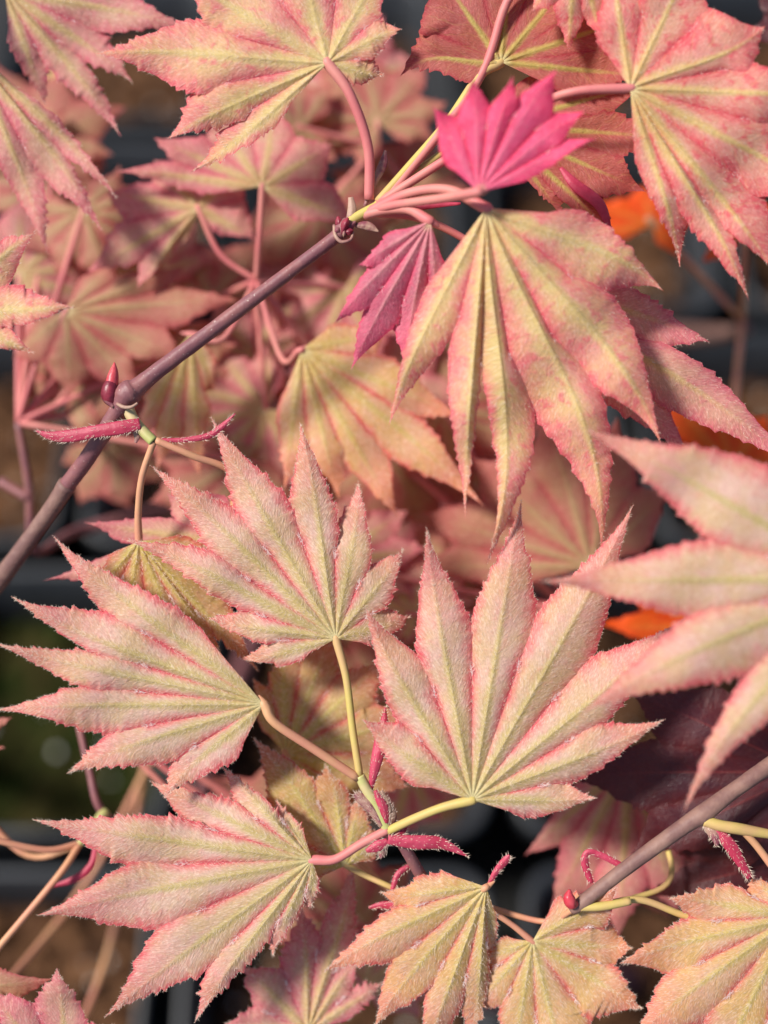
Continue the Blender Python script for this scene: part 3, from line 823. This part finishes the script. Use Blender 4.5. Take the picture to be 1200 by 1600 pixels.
leaf(C_, 'gold', (1240, 1432, -10), [(1175, 1370, 20), (1044, 1403, 15, 4), (967, 1506, 10, 8), (985, 1628, 10, 8), (1090, 1730, 10), (1230, 1760, 10)], fs=0.52, fat=1.65, fold=0.2, tooth=5, nu=90,
     pet=[(1160, 1445, 20), (1075, 1432, 26), (1000, 1406, 22), (935, 1416, 12)], pr=5.5, pmat='petiole_yellow', fuzz=5000)
leaf(C_, 'pale', (1345, 905, -200), [(1260, 600, 0), (912, 670, 10, 10), (840, 908, 10, 0), (905, 1117, 10, 16), (1068, 1270, 30, 26, 0.7), (1260, 1330, 30)], fs=0.31, fat=2.19, fold=0.23, tooth=6, nu=84,
     pet=[(1430, 960, -160), (1440, 1040, 0), (1360, 1110, 110)], pr=8, fuzz=5200, label='large blurred pale leaf hanging over the others')
leaf(C_, 'rosy', (985, 1185, 200), [(818, 1338, 20), (858, 1428, 20), (965, 1470, 10), (1062, 1430, 20), (1110, 1330, 10)], fs=0.6, fat=1.34, fold=0.2, tooth=4, nu=56,
     pet=[(1050, 1360, 90), (985, 1405, 40), (935, 1416, 12)], pr=4.5, pmat='petiole_yellow')
tube_px('bud', [(902, 1412, -2, 4), (893, 1412, -6, 9), (889, 1402, -8, 9), (890, 1390, -8, 2)], M['bud'], C_)
tube_px('shoot', [(1100, 1282, 0, 9), (1125, 1290, -4, 9), (1160, 1296, -4, 9), (1230, 1308, 0, 6)], M['petiole_yellow'], C_)
tube_px('shoot', [(905, 1418, 4, 6), (940, 1416, 2, 7), (985, 1408, 4, 6)], M['petiole_yellow'], C_)
tube_px('petiole', [(1160, 1297, -2, 6), (1185, 1325, 0, 6), (1225, 1380, 0, 6)], M['petiole'], C_)
strip('bract', [(1118, 1296, -6, 5), (1140, 1320, -10, 10), (1160, 1352, -10, 7), (1172, 1372, -6, 5)], M['bract'], C_, fold=0.39, fuzzn=150)
strip('bract', [(1102, 1288, -4, 6), (1118, 1305, -8, 10), (1120, 1322, -6, 2)], M['bract_dry'], C_, fold=0.39, fuzzn=60)
strip('bract', [(970, 1352, 10, 5), (938, 1336, 14, 5), (918, 1332, 14, 5), (914, 1350, 14, 6), (924, 1380, 12, 4)], M['bract'], C_, fold=0.47, fuzzn=80)

# ------------------------------------------------------------------ maple D: shaded leaves behind
bD = soil_at(-1, 2, 0.05, 0.0)
D_ = thing('maple_sapling', bD, 'maple sapling of dim salmon leaves lying behind and below the purple twig', 'maple')
pD = px_of(bD - np.array([0, 0, 0.01]))
DN = {}
def dstem(key, pts, mat='petiole_pink'):
    tube_px('stem', pts, M[mat], D_, n=8, ns=10)
    DN[key] = pts[-1][:3]
dstem('a', [(*pD, 18.6), (430, 640, 800, 13.6), (440, 520, 420, 8.7), (425, 470, 300, 6.8), (400, 438, 262, 5.6)])
dstem('b', [(*pD, 17.4), (250, 800, 900, 12.4), (120, 830, 560, 8.7), (55, 860, 380, 6.8), (45, 760, 320, 6.8), (28, 660, 300, 5.6)], 'twig')
dstem('c', [(*pD, 17.4), (640, 760, 900, 12.4), (820, 900, 500, 8.1), (900, 960, 330, 6.2)])
dstem('d', [(*pD, 17.4), (500, 480, 900, 12.4), (560, 320, 600, 8.1), (590, 230, 430, 6.2)])
dstem('e', [(*pD, 17.4), (340, 1150, 900, 12.4), (300, 1290, 480, 8.1), (225, 1305, 270, 6.8), (160, 1268, 200, 6.5), (140, 1205, 205, 5.6), (126, 1145, 220, 5.3), (112, 1085, 235, 5.0)], 'twig')
tube_px('shoot', [(0, 752, 330, 8), (45, 778, 325, 8)], M['twig'], D_)
def dleaf(c, tips, node, mat='back', via=None, **kw):
    kw.setdefault('nu', 48); kw.setdefault('tooth', 4)
    nd = DN[node]
    pp = ([via] if via else []) + [nd]
    kw.setdefault('pr', 4.5); kw.setdefault('pmat', 'petiole_pink')
    return leaf(D_, mat, c, tips, pet=pp, **kw)
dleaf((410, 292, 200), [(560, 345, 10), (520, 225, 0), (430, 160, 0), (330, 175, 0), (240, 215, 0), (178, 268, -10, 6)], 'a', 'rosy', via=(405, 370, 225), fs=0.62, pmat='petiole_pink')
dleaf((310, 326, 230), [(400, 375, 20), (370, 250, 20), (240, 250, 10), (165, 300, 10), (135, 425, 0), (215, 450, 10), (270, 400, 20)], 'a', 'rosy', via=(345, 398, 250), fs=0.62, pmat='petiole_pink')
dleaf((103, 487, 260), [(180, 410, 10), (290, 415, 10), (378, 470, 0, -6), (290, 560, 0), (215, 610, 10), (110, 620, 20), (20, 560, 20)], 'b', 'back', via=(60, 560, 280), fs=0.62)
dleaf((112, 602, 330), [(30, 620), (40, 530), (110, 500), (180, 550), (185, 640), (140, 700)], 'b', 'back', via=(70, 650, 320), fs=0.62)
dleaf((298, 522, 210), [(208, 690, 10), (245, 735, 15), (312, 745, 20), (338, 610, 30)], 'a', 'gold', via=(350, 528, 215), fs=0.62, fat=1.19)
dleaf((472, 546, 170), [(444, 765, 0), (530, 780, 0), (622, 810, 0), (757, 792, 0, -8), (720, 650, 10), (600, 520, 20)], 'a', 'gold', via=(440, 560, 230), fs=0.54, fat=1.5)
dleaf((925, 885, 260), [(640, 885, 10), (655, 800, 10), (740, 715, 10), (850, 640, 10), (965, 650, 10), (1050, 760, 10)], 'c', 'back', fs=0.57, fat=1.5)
# fillers seen only as soft colour between the sharper leaves
FILL = [((415, 640, 330), 190, 90, 330, 8, 'a'), ((560, 640, 400), 200, -60, 200, 8, 'a'), ((590, 190, 420), 150, -20, 250, 8, 'd'), ((500, 330, 400), 170, 150, 400, 8, 'd'),
        ((560, 130, 470), 150, 30, 270, 7, 'd'), ((660, 1020, 300), 200, 60, 310, 8, 'c'), ((620, 890, 420), 170, -40, 220, 7, 'c'), ((300, 620, 420), 160, 60, 300, 7, 'b'),
        ((230, 430, 380), 170, 20, 280, 8, 'b'), ((60, 300, 420), 150, -40, 200, 7, 'b'), ((690, 640, 330), 190, 150, 390, 8, 'c'), ((780, 560, 420), 190, 160, 400, 7, 'c'),
        ((40, 230, 480), 170, -60, 190, 7, 'b'), ((560, 1440, 330), 170, 20, 260, 8, 'e'), ((540, 450, 360), 140, 180, 400, 7, 'a'), ((850, 760, 430), 190, 60, 300, 7, 'c'),
        ((640, 300, 500), 150, 0, 240, 7, 'd'), ((170, 700, 470), 120, 200, 420, 6, 'b'), ((520, 880, 260), 170, -60, 180, 8, 'c'), ((640, 1210, 330), 150, 100, 330, 7, 'c'),
        ((130, 330, 330), 150, 180, 420, 8, 'b'), ((30, 430, 360), 160, -70, 170, 7, 'b'), ((190, 520, 380), 150, 150, 400, 8, 'b'), ((400, 560, 380), 150, 40, 300, 8, 'a'), ((330, 470, 400), 150, -60, 190, 7, 'a'),
        ((470, 200, 380), 150, 60, 310, 8, 'd'), ((500, 480, 420), 150, 100, 350, 7, 'a'), ((600, 700, 380), 180, 170, 400, 8, 'c'), ((650, 960, 280), 170, 20, 250, 8, 'c'), ((720, 900, 330), 150, 60, 290, 8, 'c'),
        ((380, 720, 330), 170, 60, 320, 8, 'b'), ((250, 560, 330), 140, 200, 440, 8, 'b'), ((90, 220, 420), 140, 100, 340, 7, 'b'), ((600, 1090, 260), 150, 40, 280, 8, 'c'), ((570, 1540, 300), 160, -30, 220, 8, 'e'),
        ((1000, 1330, 330), 150, 150, 390, 8, 'c'), ((430, 1290, 330), 140, 60, 300, 7, 'e')]
for c, Rl, a0, a1, n, nd in FILL:
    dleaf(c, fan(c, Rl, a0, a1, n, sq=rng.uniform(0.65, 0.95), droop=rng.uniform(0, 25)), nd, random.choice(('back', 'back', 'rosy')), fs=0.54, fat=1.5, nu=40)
leaf(D_, 'back', (-90, 1180, 160), [(8, 1168, 0), (20, 1120, 0), (-20, 1060)], pet=[(30, 1330, 190), (120, 1320, 190), (150, 1285, 200)], pr=5, nu=40)
tube_px('petiole', [(125, 1318, 150, 5), (70, 1328, 120, 5), (-20, 1310, 90, 5)], M['petiole'], D_)
tube_px('petiole', [(125, 1318, 150, 5.5), (90, 1370, 110, 5.5), (-10, 1490, 70, 5.5)], M['petiole'], D_)
tube_px('shoot', [(165, 1268, 200, 9), (140, 1300, 165, 8), (123, 1320, 148, 6)], M['green'], D_)
strip('bract', [(150, 1315, 150, 3), (143, 1350, 140, 5), (120, 1372, 135, 6), (82, 1385, 135, 2)], M['bract'], D_, fold=0.39)
leaf(D_, 'rosy', (105, 1700, 40), [(-20, 1545, 0), (89, 1512, 0, 4), (180, 1600, 0)], fs=0.62, nu=60, pet=[(60, 1740, 200), (165, 1500, 600), (230, 1180, 620)], pr=5, fuzz=800)
leaf(D_, 'back', (-115, 1545, 60), [(-40, 1480, 0), (82, 1529, 0, 6), (10, 1620, 0)], fs=0.56, nu=60, pet=[(-60, 1600, 200), (120, 1400, 560), (250, 1160, 560)], pr=5)

# ------------------------------------------------------------------ maple E: leaves reaching in at the upper left
bE = soil_at(-2, 3, 0.0, 0.0)
E_ = thing('maple_sapling', bE, 'maple sapling reaching in with long drooping dusty pink leaves above the pot rim', 'maple')
tube_px('stem', [(*px_of(bE - np.array([0, 0, 0.01])), 30), (-200, 240, 700, 22), (-190, 120, 300, 15), (-160, 60, 80, 11), (-120, 10, -20, 9)], M['bark'], E_)
leaf(E_, 'rosy', (8, -15, 110), [(72, 165, 30), (189, 214, 30, -10), (208, 130, 20, -8), (297, 46, 10, -8), (290, -60)], fs=0.47, fat=1.65, fold=0.2, tooth=5, pet=[(-50, -10, 60), (-120, 10, -20)], fuzz=900)
leaf(E_, 'rosy', (-45, 75, 90), [(-20, 310, 30), (74, 396, 40, -8), (160, 362, 30, -12), (184, 312, 20, -10)], fs=0.47, fat=1.65, fold=0.2, tooth=5, pet=[(-90, 40, 40), (-120, 10, -20)], fuzz=900)
leaf(E_, 'mottled', (-95, 490, -50), [(-60, 330, 0), (57, 361, 0, -6), (119, 480, 0), (54, 552, 10)], fs=0.44, fat=1.65, fold=0.2, tooth=4, pet=[(-160, 420, -30), (-190, 200, 150), (-185, 100, 240)], fuzz=900)

# ------------------------------------------------------------------ burgundy maple, orange leaves
bF = soil_at(2, 0, 0.0, 0.06)
F_ = thing('burgundy_maple', bF, 'maple with very dark burgundy leaves under the brown branch', 'maple')
tube_px('stem', [(*px_of(bF - np.array([0, 0, 0.01])), 28), (1420, 1380, 700, 20), (1360, 1290, 250, 13), (1290, 1250, 130, 9)], M['bark'], F_)
leaf(F_, 'burgundy', (1262, 1205, 95), [(1170, 1020, 10), (985, 1085, 0, 6), (885, 1215, 20, 6), (985, 1335, 10), (1150, 1370, 0)], fs=0.62, fat=1.19, fold=0.08, tooth=6, pet=[(1290, 1250, 130)], pr=6)
leaf(F_, 'burgundy', (1285, 1330, 130), [(1120, 1260), (1010, 1310, 0, 6), (1005, 1400, 10), (1090, 1475, 10), (1240, 1500)], fs=0.62, fat=1.03, fold=0.08, tooth=6, pet=[(1290, 1250, 130)], pr=6)
leaf(F_, 'burgundy', (1290, 30, 180), [(1170, -20), (1160, 60), (1200, 110)], fs=0.52, fat=1.19, tooth=5, pet=[(1400, 400, 400), (1430, 1000, 600), (1380, 1300, 400)], pr=6)

bO = soil_at(1, 3, 0.02, -0.05)
O_ = thing('orange_maple', bO, 'small low maple seedling with bright orange leaves above the soil', 'maple')
tube_px('stem', [(*px_of(bO - np.array([0, 0, 0.01])), 16), (1150, 520, 900, 12), (1160, 500, 600, 9)], M['bark'], O_)
def oleaf(c, tips, **kw):
    leaf(O_, 'orange', c, tips, fs=0.56, fat=1.2, fold=0.16, tooth=4, nu=40, pet=[(1160, 500, 600)], pr=5, pmat='petiole', **kw)
oleaf((1020, 350, 480), [(900, 372), (930, 320), (1000, 290), (1080, 330), (1060, 400)])
oleaf((1140, 730, 420), [(1060, 720), (1028, 590, 0, -6), (1110, 590), (1200, 650), (1240, 720)])
oleaf((1165, 360, 420), [(1095, 410), (1105, 360), (1150, 310), (1230, 330)])
oleaf((1110, 985, 330), [(1000, 1030), (935, 975), (980, 915), (1070, 900), (1190, 930)])
tube_px('yellow_shoot', [(88, 110, 560, 15), (100, 190, 600, 15), (118, 260, 640, 15)], M['petiole_yellow'], E_)
